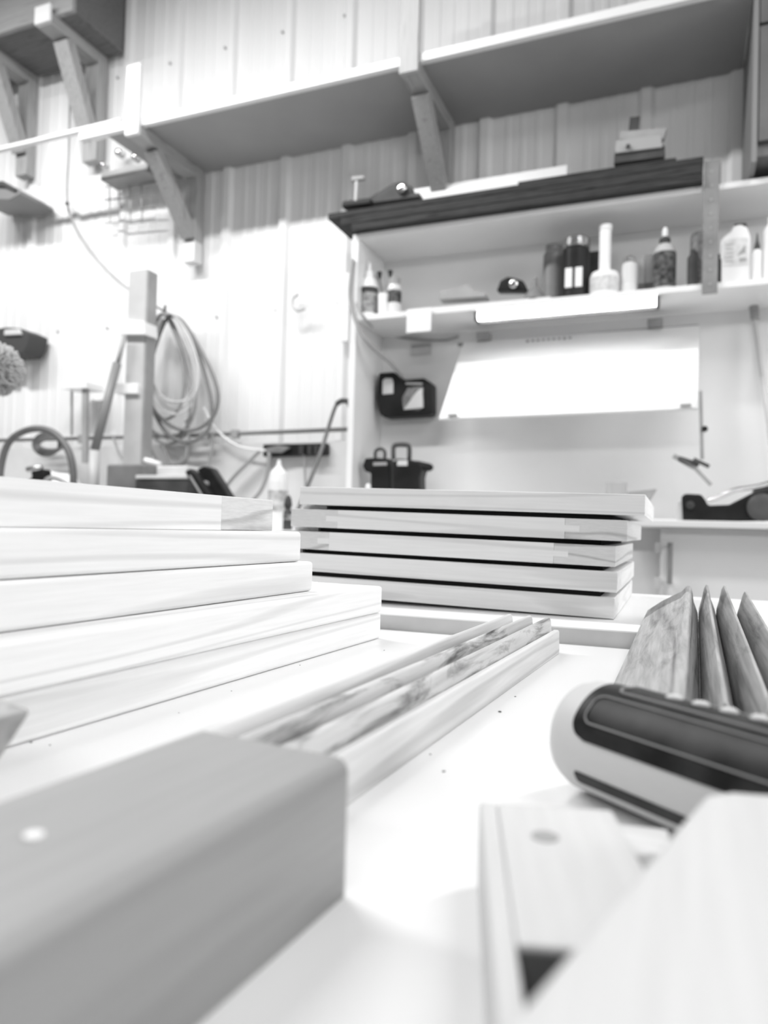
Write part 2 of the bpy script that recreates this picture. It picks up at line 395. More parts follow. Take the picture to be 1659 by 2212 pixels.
# thin offcut with worn end behind the block
q = [Z(1215, 1765, T+.014), Z(1445, 1790, T+.014), Z(1450, 1840, T+.014), Z(1290, 1850, T+.014)]
tagset(obj('wood_offcut', loft(B(), [Vector((p.x, p.y, T)) for p in q], q), wood('worn_offcut', .62, 0, .2, .25, ring=4), bevel=.0008),
       'small worn wood offcut with dark streaks between drilled block and bottle', 'wood offcut')

# ------------------------------------------------ glue cartridge / tool lying on the table
A0 = Vector((-.030, .2485, T+.0176)); ax = Vector((.067, -.0525, 0)).normalized()
side = Vector((0, 0, 1)).cross(ax)   # points toward back/right
Mt = Matrix((side, Vector((0, 0, 1)), ax)).transposed().to_4x4(); Mt.translation = A0   # local z = axis, y = up
tl = thing('glue_bottle', 'light grey bottle with large black label lying on its side at the right', 'bottle', M=Mt)
R = .0172
obj('bottle_body', lathe(B(), [(.0, 0), (.010, .0002), (.0138, .0010), (.0160, .0030), (R, .0065), (R, .080), (.015, .084), (.007, .0865), (0, .087)], None, 48), LGREY, tl, local=True, smooth=True)
def shell(th0, th1, z0, z1, r0, r1, n=28, corner=.006):
    """curved label patch on the bottle: angle measured from local +y (up) toward the camera side"""
    bm = B(); rows = []
    for i in range(n+1):
        u_ = i/n; th = th0+(th1-th0)*u_
        e = min(u_, 1-u_)*abs(th1-th0)*R; zz0 = z0+(corner-math.sqrt(max(0, corner**2-(corner-min(e, corner))**2)) if e < corner else 0)
        rows.append([(th, zz0), (th, z1)])
    for r_ in (r0, r1): pass
    def v(th, z, r_): return bm.verts.new((-r_*math.sin(th), r_*math.cos(th), z))
    o = [[v(th, z, r1) for th, z in rw] for rw in rows]; q_ = [[v(th, z, r0) for th, z in rw] for rw in rows]
    for i in range(n):
        bm.faces.new((o[i][0], o[i+1][0], o[i+1][1], o[i][1])); bm.faces.new((q_[i][0], q_[i+1][0], q_[i+1][1], q_[i][1]))
        bm.faces.new((o[i][0], o[i+1][0], q_[i+1][0], q_[i][0])); bm.faces.new((o[i][1], o[i+1][1], q_[i+1][1], q_[i][1]))
    bm.faces.new((o[0][0], o[0][1], q_[0][1], q_[0][0])); bm.faces.new((o[n][0], o[n][1], q_[n][1], q_[n][0]))
    return bm
LABEL = mat('black_label', .018, .45, noise_amt=.02, nscale=60)
lab = obj('label', shell(-.55, 1.38, .0125, .082, R, R+.0004), LABEL, tl, local=True, smooth=False, label='black label with thin pale outlines')
LINE = mat('label_outline', .22, .5)
def outline(th0, th1, z0, z1, w=.00045):
    bm = B(); rr = R+.0007; c = .003
    pts = [(th1, z1)]+[(th1, z0+c)]+[(th1-c/R*(1-math.cos(a)), z0+c-c*math.sin(a)) for a in [i*math.pi/12 for i in range(1, 6)]]+[(th1-c/R, z0), (th0+c/R, z0)]+[(th0+c/R*(1-math.sin(a)), z0+c-c*math.cos(a)) for a in [i*math.pi/12 for i in range(1, 6)]]+[(th0, z0+c), (th0, z1)]
    tube(bm, [Vector((-rr*math.sin(a), rr*math.cos(a), z)) for a, z in pts], w, 6); return bm
obj('label_outline', outline(-.35, .30, .020, .081), LINE, lab, local=True)
obj('label_outline', outline(.50, 1.08, .0165, .081, .0003), LINE, lab, local=True)
obj('base_stripe', shell(1.98, 2.22, .0135, .070, R, R+.0004, corner=.001), LABEL, tl, local=True, label='narrow black stripe low on the side')
bm = B()
for k in range(6):
    lathe(bm, [(0, -.0008), (.0022, -.0004), (.0026, .0003), (.0016, .0010), (0, .0012)], Matrix.Translation((.003+.0004*k, R-.0008+.0009, .034+.0085*k)) @ Matrix.Rotation(-math.pi/2, 4, 'X'), 12)
obj('grip_bumps', bm, LGREY, tl, local=True, smooth=True, label='row of pale raised grip bumps')

# sawdust crumbs
CR = mat('sawdust_crumb', .12, .9)
for px, py, s in [(1080, 1538, 6), (1113, 1505, 3), (958, 1667, 5), (930, 1630, 3), (925, 1612, 3), (67, 1604, 4), (108, 1610, 3), (386, 1540, 2), (500, 1493, 2), (648, 1437, 2), (830, 1405, 2)]:
    p = Z(px, py, T); r_ = s*sc(p)*.8
    bm = B(); bmesh.ops.create_icosphere(bm, subdivisions=1, radius=r_)
    for v in bm.verts: v.co = Vector((v.co.x*1.2, v.co.y, v.co.z*.35))*(1+random.uniform(-.25, .25))
    bm.transform(Matrix.Translation((p.x, p.y, T+r_*.25)) @ Matrix.Rotation(random.random()*3, 4, 'Z'))
    tagset(obj('sawdust_crumb', bm, CR), 'tiny dark sawdust crumb lying on the white tabletop', 'crumb', 'sawdust crumbs on the tabletop')

# ================================================================== UPPER TIMBER SHELF
ZS = 2.785; FY = 2.69
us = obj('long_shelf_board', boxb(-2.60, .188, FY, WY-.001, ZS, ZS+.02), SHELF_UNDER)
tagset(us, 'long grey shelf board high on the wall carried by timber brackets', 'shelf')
g = 'pale trim strips lying along the front of the long shelf'
def shelfstrip(x0, x1, y0, y1, z0, z1, lab, dz=0, m=WHITE):
    bm = B(); loft(bm, [(x0, y0, z0), (x0, y1, z0), (x0, y1, z1), (x0, y0, z1)], [(x1, y0, z0+dz), (x1, y1, z0+dz), (x1, y1, z1+dz), (x1, y0, z1+dz)])
    return tagset(obj('trim_strip', bm, m, bevel=.002), lab, 'trim strip', g)
shelfstrip(-2.74, .18, FY-.030, FY-.002, ZS-.012, ZS+.022, 'lowest long white trim strip fixed along the shelf front')
shelfstrip(-2.74, .18, FY+.002, FY+.06, ZS+.0215, ZS+.040, 'long white trim strip lying just above the shelf front edge')
shelfstrip(-2.72, .15, FY+.03, FY+.07, ZS+.0415, ZS+.056, 'thin pale trim strip resting on the wider one along the shelf')
shelfstrip(-2.36, .16, FY+.075, FY+.115, ZS+.021, ZS+.058, 'upper pale trim strip sloping up along the shelf behind the others', dz=.040)
p0 = P(-60, 338, FY+.07); p1 = P(262, 262, FY+.07)
tagset(obj('trim_strip', beam(B(), p0, p1, .030, .016, (0, 1, 0)), WHITE), 'long thin white strip projecting left beyond the end of the shelf', 'trim strip', g)

def bracket(name_lab, xc, w, zarm, yfront, ztop_up, zpost_bot, uplab, group, post_w=.05, endcap=None, up_px=None, upright=True, upmat=None):
    t = thing('timber_bracket', name_lab, 'bracket', (xc, WY-.03, zpost_bot), group=group)
    yb = WY-.028
    obj('wall_post', boxb(xc-w/2, xc+w/2, yb-.06, yb, zpost_bot, zarm-.001), FIR, t, bevel=.002)
    obj('arm', boxb(xc-w/2, xc+w/2, yfront, yb, zarm-.062, zarm-.001) if False else boxb(xc-w/2+.001, xc+w/2-.001, yfront, yb-.061, zarm-.062, zarm-.001), FIRX, t, bevel=.002)
    bm = beam(B(), (xc, yfront+.13, zarm-.062), (xc, yb-.06, zpost_bot+.13), w-.004, .06, (1, 0, 0))
    obj('brace', bm, FIR, t, bevel=.002)
    obj('post_end', boxb(xc-w/2-.001, xc+w/2+.001, yb-.063, yb+.001, zpost_bot-.001, zpost_bot+.105), endcap or FIR, t, label='paler lower end of the wall post') if endcap else None
    if upright: obj('upright', boxb(xc-w/2-.002, xc+w/2+.002, yfront-.022, yfront-.001, zarm-.062, ztop_up), upmat or LIGHTFIR, t, bevel=.0015, label='pale upright stop at the arm end')
    return t
GREYFIR = wood('grey_upright_timber', .42, 2, .05, .05)
LIGHTFIR = wood('pale_upright_timber', .72, 2, .05, .05)
yfr = FY-.035
def xat(px, py, Y): return P(px, py, Y).x
gB = 'timber brackets carrying the long shelf'
x1 = xat(286, 220, yfr-.02); bracket('left timber bracket of the long shelf with a short pale upright stop', x1, .072, ZS, yfr, P(286, 140, yfr-.02).z, P(402, 565, WY-.09).z, '', gB, endcap=LIGHTFIR)
x2 = xat(884, 80, yfr-.02); bracket('right timber bracket of the long shelf with a tall upright running out of view', x2, .074, ZS, yfr, 3.35, 2.30, '', gB, upmat=GREYFIR)
# small clamp/rack hung under left bracket
rk = thing('wire_rack', 'small pale wire rack hung on the wall behind the left shelf bracket', 'rack', P(270, 385, 3.05))
obj('rack_plate', pxbox(B(), 218, 362, 318, 380, 3.0, .13), GREY, rk, bevel=.003)
obj('rack_back', pxbox(B(), 245, 300, 330, 362, 3.09, .02), LGREY, rk, bevel=.003)
bm = B()
for px in (236, 256, 280, 305): tube(bm, [P(px, 380, 3.1), P(px+2, 480, 3.11)], .004, 6)
for py in (400, 428, 455, 478): tube(bm, [P(225, py+4, 3.1), P(335, py-6, 3.1)], .004, 6)
obj('wire_grid', bm, HOSE, rk)
for px, py, r_ in ((265, 335, .022), (232, 362, .016), (300, 345, .02)):
    obj('round_fitting', lathe(B(), [(0, 0), (r_, 0), (r_, .03), (r_*.6, .045), (0, .045)], Matrix.Translation(P(px, py, 3.05)) @ Matrix.Rotation(math.pi/2, 4, 'X'), 16), CHROME, rk, smooth=True)

# right end of the long shelf: tall wall cabinet
wc = thing('wall_cabinet', 'dark grey wall cabinet cut off by the upper right photo corner', 'cabinet', (.36, 2.7, 2.2))
xl = .192
obj('cabinet_body', boxb(xl+.018, .62, 2.722, WY-.03, 2.22, 3.35), mat('dark_cabinet_grey', .13, .5, noise_amt=.02), wc)
obj('side_trim', boxb(xl, xl+.016, 2.70, WY-.03, 2.194, 3.4), mat('trim_grey', .22, .6), wc, label='pale vertical edge trim')
obj('cabinet_door', boxb(xl+.02, .62, 2.70, 2.72, 2.262, 2.655), mat('dark_door_grey', .12, .5, noise_amt=.02), wc, bevel=.003)
obj('cabinet_door', boxb(xl+.02, .62, 2.70, 2.72, 2.665, 3.34), mat('dark_door_grey', .12, .5), wc, bevel=.003)

# ================================================================== UPPER LEFT PLYWOOD BOX + BRACKETS
zb_ = 3.54
bx = thing('plywood_box', 'large dark plywood box mounted high in the upper left corner', 'storage box', (-3.6, 2.95, zb_))
obj('bottom_panel', boxb(-4.6, -2.955, 2.80, WY-.03, zb_, zb_+.015), PLY, bx)
obj('side_panel', boxb(-2.953, -2.935, 2.80, WY-.03, zb_, 4.5), PLY, bx)
obj('front_fascia', boxb(-4.6, -2.935, 2.775, 2.799, zb_-.005, 4.5), wood('grey_fascia', .34, 0, .06, .08), bx, label='grey front fascia board')
gB2 = 'timber brackets under the plywood box'
xb1 = xat(52, 25, 2.76)
b1 = bracket('timber bracket under the plywood box, nearest the long shelf', P(205, 200, WY-.06).x, .10, zb_, 2.75, 0, P(200, 345, WY-.09).z, '', gB2, endcap=None, upright=False)
obj('arm_end', boxb(P(205, 200, WY-.06).x-.052, P(205, 200, WY-.06).x+.052, 2.735, 2.749, zb_-.055, zb_+.035), WHITE, b1, label='white painted arm end')
b2 = bracket('timber bracket under the plywood box, nearer the left photo edge', P(58, 250, WY-.06).x, .09, zb_-.0, 2.75, 0, P(58, 375, WY-.09).z, '', gB2, upright=False)

# ================================================================== HUTCH (white wall cabinet over the counter)
HX0, HX1 = -1.325, .95; HB = 3.10; HF = 2.80
h = thing('wall_hutch', 'white open wall hutch with shelves above the rear counter', 'shelving', (-.2, 2.95, .99))
obj('side_panel', boxb(HX0, HX0+.027, HF, HB+.018, .99, 2.18), WHITE, h, bevel=.002)
obj('back_panel', boxb(HX0+.0275, HX1, HB, HB+.018, .99, 2.18), WHITE, h)
obj('shelf', boxb(HX0+.0275, HX1, HF, HB-.0005, 1.808, 1.830), WHITE, h, bevel=.002)
obj('shelf', boxb(HX0+.0275, HX1, HF, HB-.0005, 2.160, 2.182), WHITE, h, bevel=.002)
obj('hinge_rail', rodb(P(990, 745, 3.03), P(1509, 705, 3.03), .008), STEEL, h)
# tube light
tb = thing('tube_light', 'bright fluorescent tube light fixed under the lower hutch shelf edge', 'light', P(1225, 668, 2.83))
TL = mat('lit_tube', .9, .4, emit=13)
pA = P(1034, 684, 2.835); pB = P(1418, 645, 2.835); zt_ = 1.768
obj('diffuser', tube(B(), [Vector((pA.x, 2.832, 1.790)), Vector((pB.x, 2.832, 1.790))], .0165, 16), TL, tb, smooth=False)
obj('housing', boxb(pA.x-.01, pB.x+.01, 2.851, 2.857, 1.766, 1.8075), DARK, tb)
for x in (pA.x-.006, pB.x+.006): obj('end_cap', boxb(x-.006, x+.006, 2.812, 2.850, 1.772, 1.807), DARK, tb, bevel=.002)
# tilted white panel
wp = thing('hinged_white_panel', 'bright white panel tilted out beneath the tube light', 'panel', (-.43, 2.8, 1.37))
tl_, tr_ = Vector((-.888, 3.02, 1.742)), Vector((.045, 3.02, 1.742)); bl_, br_ = Vector((-.902, 2.75, 1.372)), Vector((.040, 2.75, 1.380))
nrm = (tr_-tl_).cross(bl_-tl_).normalized(); nrm = nrm if nrm.y > 0 else -nrm
obj('panel_board', loft(B(), [tl_, tr_, br_, bl_], [p+nrm*.012 for p in (tl_, tr_, br_, bl_)]), WHITE, wp)
bm = B()
for k in range(9):      # illegible grey marks of the heading
    a = tl_.lerp(tr_, .30+.023*k).lerp(bl_.lerp(br_, .30+.023*k), .035); b = a+(bl_-tl_).normalized()*.014*random.uniform(.7, 1)
    beam(bm, a-nrm*.0004, b-nrm*.0004, .012, .0006, (1, 0, 0))
obj('printed_heading', bm, mat('grey_print', .3, .6), wp)
for u_ in (.095, .83):
    a = tl_.lerp(tr_, u_); obj('clip', boxb(a.x-.028, a.x+.028, 2.995, 3.045, 1.742, 1.775), GREY, wp, bevel=.002)
for u_ in (.06, .96):
    a = bl_.lerp(br_, u_)-Vector((0, 0.004, 0))+Vector((0, 0, .012)); obj('corner_latch', boxb(a.x-.018, a.x+.018, a.y-.004, a.y+.006, a.z-.006, a.z+.004), GREY, wp)
# white card hanging at the shelf edge
tagset(obj('white_card', pxbox(B(), 878, 666, 931, 717, 2.785, .006), WPLAST, bevel=.002), 'square white card hanging from the lower hutch shelf edge', 'card')
sg = thing('small_plate', 'small grey plate on the hutch back panel above the charger', 'plate', P(908, 760, 3.09))
obj('plate', pxbox(B(), 887, 744, 930, 766, 3.088, .011), mat('pale_plate', .55, .5), sg); obj('slot', pxbox(B(), 889, 744, 928, 749, 3.084, .004), GREY, sg)

# perforated steel angle
st = thing('steel_angle', 'grey perforated steel angle standing at the hutch front on the right', 'steel angle', (.07, 2.78, 1.79))
obj('upright_leg', boxb(.048, .098, 2.785, 2.798, 1.79, 2.262), STEEL, st)
obj('return_leg', boxb(.100, .103, 2.80, 3.08, 2.185, 2.262), STEEL, st)
bm = B()
for k in range(9): lathe(bm, [(.005, 0), (.005, .002)], Matrix.Translation((.073, 2.7845, 1.82+.05*k)) @ Matrix.Rotation(math.pi/2, 4, 'X'), 10)
obj('bolt_holes', bm, GREY, st)

# dark boards on top of the hutch
g = 'dark stained boards on top of the hutch'
def darkb(x0, x1, y0, y1, z0, z1, lab, rot=0):
    o = obj('dark_board', boxb(x0, x1, y0, y1, z0, z1), WALNUT, bevel=.003); return tagset(o, lab, 'board', g)
darkb(-1.318, .045, 2.765, 2.90, 2.1825, 2.213, 'lowest dark stained board lying along the top of the hutch')
darkb(-1.37, .042, 2.765, 2.95, 2.2135, 2.246, 'middle dark stained board on top of the hutch')
darkb(-1.43, .045, 2.765, 3.00, 2.2465, 2.272, 'top dark stained board on the hutch, widest of the three')
darkb(-.62, -.045, 2.80, 2.90, 2.2725, 2.300, 'short dark board lying under the grey fence block')
tagset(obj('hutch_top_sheet', boxb(P(872, 410, 3.04).x, P(1225, 350, 3.04).x, 3.04, 3.06, 2.1825, P(950, 400, 3.04).z), WHITE), 'white board standing behind the dark boards on the hutch', 'board')

# bevelled box thing
bb = thing('fence_block', 'grey fence block with an upright tab on the dark boards', 'fixture', P(1385, 340, 2.84))
Yb = 2.83
zbase = 2.3005
def pz(px, py, Y): p = P(px, py, Y); return p
obj('base_block', prism(B(), [(1326, 352), (1328, 325), (1436, 314), (1434, 338)], Yb, .08), DARK, bb)
obj('front_plate', prism(B(), [(1326, 333), (1328, 302), (1425, 289), (1436, 325)][:0] or [(1328, 331), (1331, 303), (1428, 290), (1431, 318)], Yb-.01, .03), mat('fence_grey', .36, .5), bb, bevel=.003)
obj('upper_plate', prism(B(), [(1337, 302), (1340, 283), (1441, 275), (1434, 300)], Yb+.03, .03), GREY, bb, bevel=.003)
obj('tab', prism(B(), [(1357, 284), (1361, 253), (1382, 251), (1378, 284)], Yb+.045, .012), DARK, bb)
obj('screw', lathe(B(), [(.008, 0), (.008, .006)], Matrix.Translation(P(1357, 317, Yb-.015)) @ Matrix.Rotation(math.pi/2, 4, 'X'), 12), DARK, bb)

# hand plane / clamp on hutch
hz = 2.2725
pl = thing('hand_plane', 'dark hand plane sitting on the left end of the dark boards', 'tool', (-1.17, 2.85, hz))
def pp(pts, Y, d, name, m, t, **k): return obj(name, prism(B(), pts, Y, d), m, t, **k)
pp([(740, 446), (742, 434), (800, 427), (905, 416), (905, 424)], 2.84, .05, 'sole', DARK, pl)
pp([(788, 432), (850, 395), (868, 392), (888, 402), (893, 420)], 2.845, .04, 'body', DARK, pl, bevel=.004)
obj('adjuster_wheel', lathe(B(), [(0, 0), (.020, 0), (.022, .004), (.022, .012), (.012, .016), (0, .016)], Matrix.Translation(P(869, 408, 2.835)) @ Matrix.Rotation(math.pi/2, 4, 'X'), 20), CHROME, pl, smooth=True)
cl = thing('bar_clamp', 'small clamp with a thin chrome stem and grey knob at the hutch corner', 'clamp', P(768, 445, 2.80))
pp([(738, 447), (739, 436), (800, 428), (800, 439)], 2.79, .04, 'foot', BLACK, cl, bevel=.003)
obj('stem', rodb(P(768, 437, 2.81), P(771, 385, 2.81), .007), LGREY, cl)
pp([(757, 391), (760, 380), (785, 378), (787, 386)], 2.80, .02, 'knob', GREY, cl, bevel=.004)

# ================================================================== BOTTLES AND TOOLS ON THE HUTCH SHELF
SZ = 1.8301
def bottle(name, px, w, ytop, Y, prof, m, label, cat='bottle', base=SZ, parts=(), n=24):
    """lathe from (radius fraction, height fraction); width and top are measured in the photo"""
    p = P(px, ytop, Y); s = sc(p); Rr = w*s/2; H = p.z-base
    t = thing(name, label, cat, (p.x, Y, base))
    for (pn, pr2, mm) in [('body', prof, m)]+list(parts):
        obj(pn, lathe(B(), [(a*Rr, b*H) for a, b in pr2], None, n), mm, t, local=True, smooth=False, bevel=0)
        o = bpy.data.objects
    return t, Rr, H
W2 = WPLAST; LB = mat('grey_label', .30, .6, noise_amt=.15, nscale=60); DL = mat('dark_label', .08, .5, noise_amt=.08, nscale=50)
CLEAR = mat('pale_clear_plastic', .7, .2)
bottle('squeeze_bottle', 799, 38, 566, 2.88, [(0, 0), (.95, 0), (1, .03), (1, .55), (.85, .66), (.5, .72)], W2, 'white squeeze bottle with grey banded label at the left end of the hutch shelf', parts=[('label', [(1.0, .10), (1.03, .12), (1.03, .50), (1.0, .52)], LB), ('label_band', [(1.02, .44), (1.05, .45), (1.05, .53), (1.02, .54)], DARK), ('cap', [(.5, .72), (.5, .8), (.2, .85), (.12, 1), (0, 1)], W2)])
bottle('small_cup', 829, 24, 636, 2.86, [(0, 0), (.8, 0), (1, .9), (1, 1), (0, 1)], W2, 'small plain white cup between the two left shelf bottles', 'cup')
bottle('spray_can', 853, 30, 600, 2.88, [(0, 0), (.98, 0), (1, .03), (1, .72), (.9, .8)], CLEAR, 'slim pale can with a dark label beside the small white cup', 'can', parts=[('label', [(1.0, .35), (1.03, .36), (1.03, .65), (1.0, .66)], DL), ('cap', [(.85, .78), (.85, .97), (.6, 1), (0, 1)], GREY)])
bs = thing('brush_set', 'two thin stems of small brushes standing behind the pale can', 'brush', (P(836, 620, 2.98).x, 2.98, SZ))
for a, b in (((838, 656), (820, 588)), ((840, 656), (843, 585))):
    obj('handle', rodb(Vector((P(*a, 2.98).x, 2.98, SZ)), P(b[0], b[1]+15, 2.98), .005), GREY, bs); obj('bristles', tube(B(), [P(b[0], b[1]+15, 2.98), P(b[0], b[1], 2.98)], [.006, .012], 8), DARK, bs)
sb = thing('sanding_block', 'grey sanding block with a draped end lying on a thin tray', 'sanding block', (P(985, 640, 2.86).x, 2.88, SZ+.012))
obj('block', prism(B(), [(948, 648), (950, 630), (990, 620), (1010, 614), (1022, 626), (1048, 633), (1050, 641)], 2.86, .06), GREY, sb, bevel=.004)
tagset(obj('flat_tray', boxb(P(930, 655, 2.83).x, P(1190, 620, 2.83).x, 2.83, 2.99, SZ, SZ+.016), LGREY, bevel=.003), 'flat grey tray under the sanding block and knobs on the hutch shelf', 'tray')
kn = thing('dark_fittings', 'dark pipe fitting with chrome ring sitting on the flat grey tray', 'fitting', (P(1105, 620, 2.86).x, 2.87, SZ+.0165))
obj('housing', prism(B(), [(1072, 628), (1080, 606), (1096, 597), (1112, 600), (1130, 606), (1140, 628)], 2.86, .05), BLACK, kn, bevel=.006)
obj('chrome_ring', lathe(B(), [(.008, 0), (.018, 0), (.018, .012), (.008, .012)], Matrix.Translation(P(1110, 614, 2.855)) @ Matrix.Rotation(math.pi/2, 4, 'X'), 16), CHROME, kn, smooth=True)
cn = thing('grey_funnel', 'grey upturned funnel standing on the flat grey tray', 'funnel', (P(1155, 620, 2.87).x, 2.87, SZ+.0165))
obj('cone', lathe(B(), [(.045, 0), (.045, .004), (.032, .03), (.012, .055), (.008, .09), (0, .091)], None, 20), mat('funnel_grey', .2, .5), cn, local=True)
bottle('tall_can', 1197, 44, 532, 2.98, [(0, 0), (1, 0), (1, .86), (.8, .92), (.8, 1), (0, 1)], mat('grey_can', .22, .4, noise_amt=.04), 'tall grey can standing behind and left of the black jar', 'can')
jt, jr, jh = bottle('black_jar', 1245, 58, 517, 2.88, [(0, 0), (.95, 0), (1, .03), (1, .80), (.9, .84)], BLACK, 'glossy black jar with chrome lid and white label squares', 'jar', parts=[('lid', [(.9, .84), (1.0, .86), (1.0, .97), (.9, 1), (0, 1)], mat('smoked_chrome', .35, .2, .9))])
for dx in (-.36, .36): obj('label_square', boxb(jr*dx-jr*.26, jr*dx+jr*.26, -jr*1.02, -jr*.90, jh*.17, jh*.48), W2, jt, local=True, bevel=.002)
tagset(obj('dark_box', pxbox(B(), 1268, 543, 1300, 612, 3.0, .05), DARK), 'dark small box standing behind the white stem bottle', 'box')
bottle('stem_bottle', 1308, 62, 488, 2.87, [(0, 0), (.97, 0), (1, .03), (1, .28), (.88, .34), (.45, .37), (.40, .40), (.40, .93), (.46, .94), (.46, 1), (0, 1)], W2, 'white bottle with a tall thick white stem right of the black jar', parts=[('label', [(1.0, .06), (1.02, .07), (1.02, .25), (1.0, .26)], mat('pale_label', .62, .5, noise_amt=.12, nscale=60))])
bottle('small_jar', 1360, 32, 556, 2.87, [(0, 0), (1, 0), (1, .25), (.96, .28), (.96, .8), (.7, .86), (.7, .95), (.4, 1), (0, 1)], CLEAR, 'small bright jar with shiny lid right of the white stem bottle', 'jar', parts=[('lid', [(.75, .8), (.8, .82), (.8, .97), (.5, 1.02), (0, 1.02)], CHROME)])
tagset(obj('grey_book', pxbox(B(), 1379, 556, 1392, 612, 2.90, .12), GREY), 'narrow grey booklet standing right of the small bright jar', 'booklet')
tagset(obj('grey_book', pxbox(B(), 1393, 550, 1414, 610, 2.90, .12), mat('slate_cover', .22, .5)), 'wider slate booklet standing left of the pump bottle', 'booklet')
bottle('pump_bottle', 1437, 46, 492, 2.87, [(0, 0), (.95, 0), (1, .04), (1, .62), (.75, .72), (.3, .76)], mat('grey_bottle', .5, .4), 'dark-labelled bottle with pointed white nozzle near the steel angle', parts=[('label', [(1.0, .06), (1.03, .07), (1.03, .58), (1.0, .60)], DL), ('collar', [(.5, .73), (.5, .82), (.25, .86)], DARK), ('nozzle', [(.25, .82), (.28, .95), (.15, 1), (0, 1)], W2)])
bottle('dark_bottle', 1497, 22, 540, 2.86, [(0, 0), (1, 0), (1, .8), (.5, .9), (.5, 1), (0, 1)], DARK, 'short dark bottle just left of the steel angle')
bottle('ribbed_can', 1513, 40, 498, 2.90, [(0, 0), (1, 0), (1, .9), (.8, .96), (0, 1)], mat('ribbed_dark', .16, .5, noise_amt=.08, nscale=60), 'taller dark can half hidden by the steel angle', 'can')
bottle('black_bottle', 1552, 16, 550, 2.86, [(0, 0), (1, 0), (1, .8), (.5, .9), (.5, 1), (0, 1)], BLACK, 'short black bottle right behind the steel angle')
jg = thing('white_jug', 'large white jug with grey printed label on the hutch shelf right of the steel angle', 'jug', (P(1590, 580, 2.86).x, 2.89, SZ))
def zc(px, py, Y): return P(px, py, Y)
outl = [(1557, 590), (1556, 520), (1566, 509), (1578, 500), (1584, 488), (1600, 484), (1614, 490), (1622, 510), (1622, 584)]
v_ = [P(x, y, 2.85) for x, y in outl]
for i in (0, -1): v_[i].z = SZ
obj('jug_body', loft(B(), v_, [p+Vector((0, .08, 0)) for p in v_]), W2, jg, bevel=.006, seg=3)
obj('cap', prism(B(), [(1584, 492), (1586, 482), (1612, 480), (1614, 490)], 2.865, .04), DARK, jg, bevel=.003)
obj('label', prism(B(), [(1563, 576), (1563, 520), (1590, 514), (1616, 514), (1616, 572)], 2.8485, .001), mat('printed_jug_label', .68, .5, noise_amt=.1, nscale=45), jg, label='pale label with small grey print')
bm = B()
for k in range(5): prism(bm, [(1567, 530+9*k), (1567, 528+9*k), (1584, 527+9*k), (1584, 529+9*k)], 2.848, .0005)
prism(bm, [(1592, 552), (1610, 528), (1611, 546)], 2.848, .0005); prism(bm, [(1597, 566), (1597, 558), (1612, 556), (1612, 564)], 2.848, .0005)
obj('label_print', bm, mat('print_grey', .35, .5), jg)
bottle('nozzle_bottle', 1636, 20, 504, 2.85, [(0, 0), (1, 0), (1, .6), (.5, .68)], W2, 'small white bottle with a dark pointed nozzle right of the jug', parts=[('nozzle', [(.6, .66), (.6, .74), (.25, .85), (.1, 1), (0, 1)], DARK)])
bottle('white_bottle', 1668, 34, 470, 2.85, [(0, 0), (1, 0), (1, .8), (.5, .9), (.5, 1), (0, 1)], W2, 'tall white bottle cut by the right photo edge on the hutch shelf')

# ================================================================== REAR COUNTER, RIGHT BENCH, LEFT BENCH
rc = thing('rear_counter', 'white counter along the wall beneath the hutch', 'counter', (-.2, 2.8, 0))
obj('worktop', boxb(-1.33, 1.0, 2.62, 3.115, .955, .988), WHITE, rc, bevel=.003)
obj('base_cabinet', boxb(-1.31, .95, 2.66, 3.115, 0, .954), WHITE, rc)
rb = thing('right_bench', 'white bench cabinet at the right with thin overhanging top', 'cabinet', (.4, 2.4, 0))
cA = P(1330, 1130, 2.2)
obj('bench_top', boxb(cA.x, 1.3, 2.2, 2.615, cA.z-.008, cA.z+.012), WHITE, rb, bevel=.002)
cbx = P(1427, 1150, 2.25).x
obj('bench_body', boxb(cbx, 1.2, 2.25, 2.612, 0, cA.z-.009), WHITE, rb)
for px in (1448,):
    a, b = P(px, 1172, 2.22), P(px, 1262, 2.22)
    bm = tube(B(), [Vector((a.x, 2.226, b.z)), Vector((a.x, 2.226, a.z))], .007, 10)
    for z in (a.z-.008, b.z+.008): tube(bm, [Vector((a.x, 2.226, z)), Vector((a.x, 2.25, z))], .005, 8)
    obj('handle', bm, STEEL, rb)
px = 1424
a, b = P(px, 1172, 2.22), P(px, 1272, 2.22)
bm = boxb(a.x-.012, a.x+.006, 2.236, 2.2495, b.z, b.z+.03); box(bm, a.x-.012, a.x+.006, 2.236, 2.2495, a.z-.03, a.z)
obj('hinge_plate', bm, LGREY, rb)
lbn = thing('left_bench', 'long white bench against the metal wall behind the left door stack', 'bench', (-2.6, 2.8, 0))
obj('bench_top', boxb(-4.6, -1.34, 2.40, 3.135, .885, .915), WHITE, lbn, bevel=.003)
obj('bench_base', boxb(-4.55, -1.36, 2.48, 3.13, 0, .884), GREY, lbn)
LZ = .9152

# ---------------------------- items on the rear counter / bench behind the door stack
CZ = .9885
tagset(obj('offcut_block', boxb(P(1308, 1050, 2.75).x, P(1352, 1050, 2.75).x, 2.75, 2.80, CZ, P(1330, 1041, 2.75).z), wood('offcut_grey', .45, 2, .05, .05), bevel=.002), 'small square wood offcut standing behind the topmost right-stack door', 'wood block')
tagset(obj('thin_wedge', prism(B(), [(1355, 1085), (1355, 1063), (1385, 1060), (1418, 1056), (1400, 1085)], 2.70, .05), GREY), 'thin grey wedge lying right of the small square offcut', 'wedge')

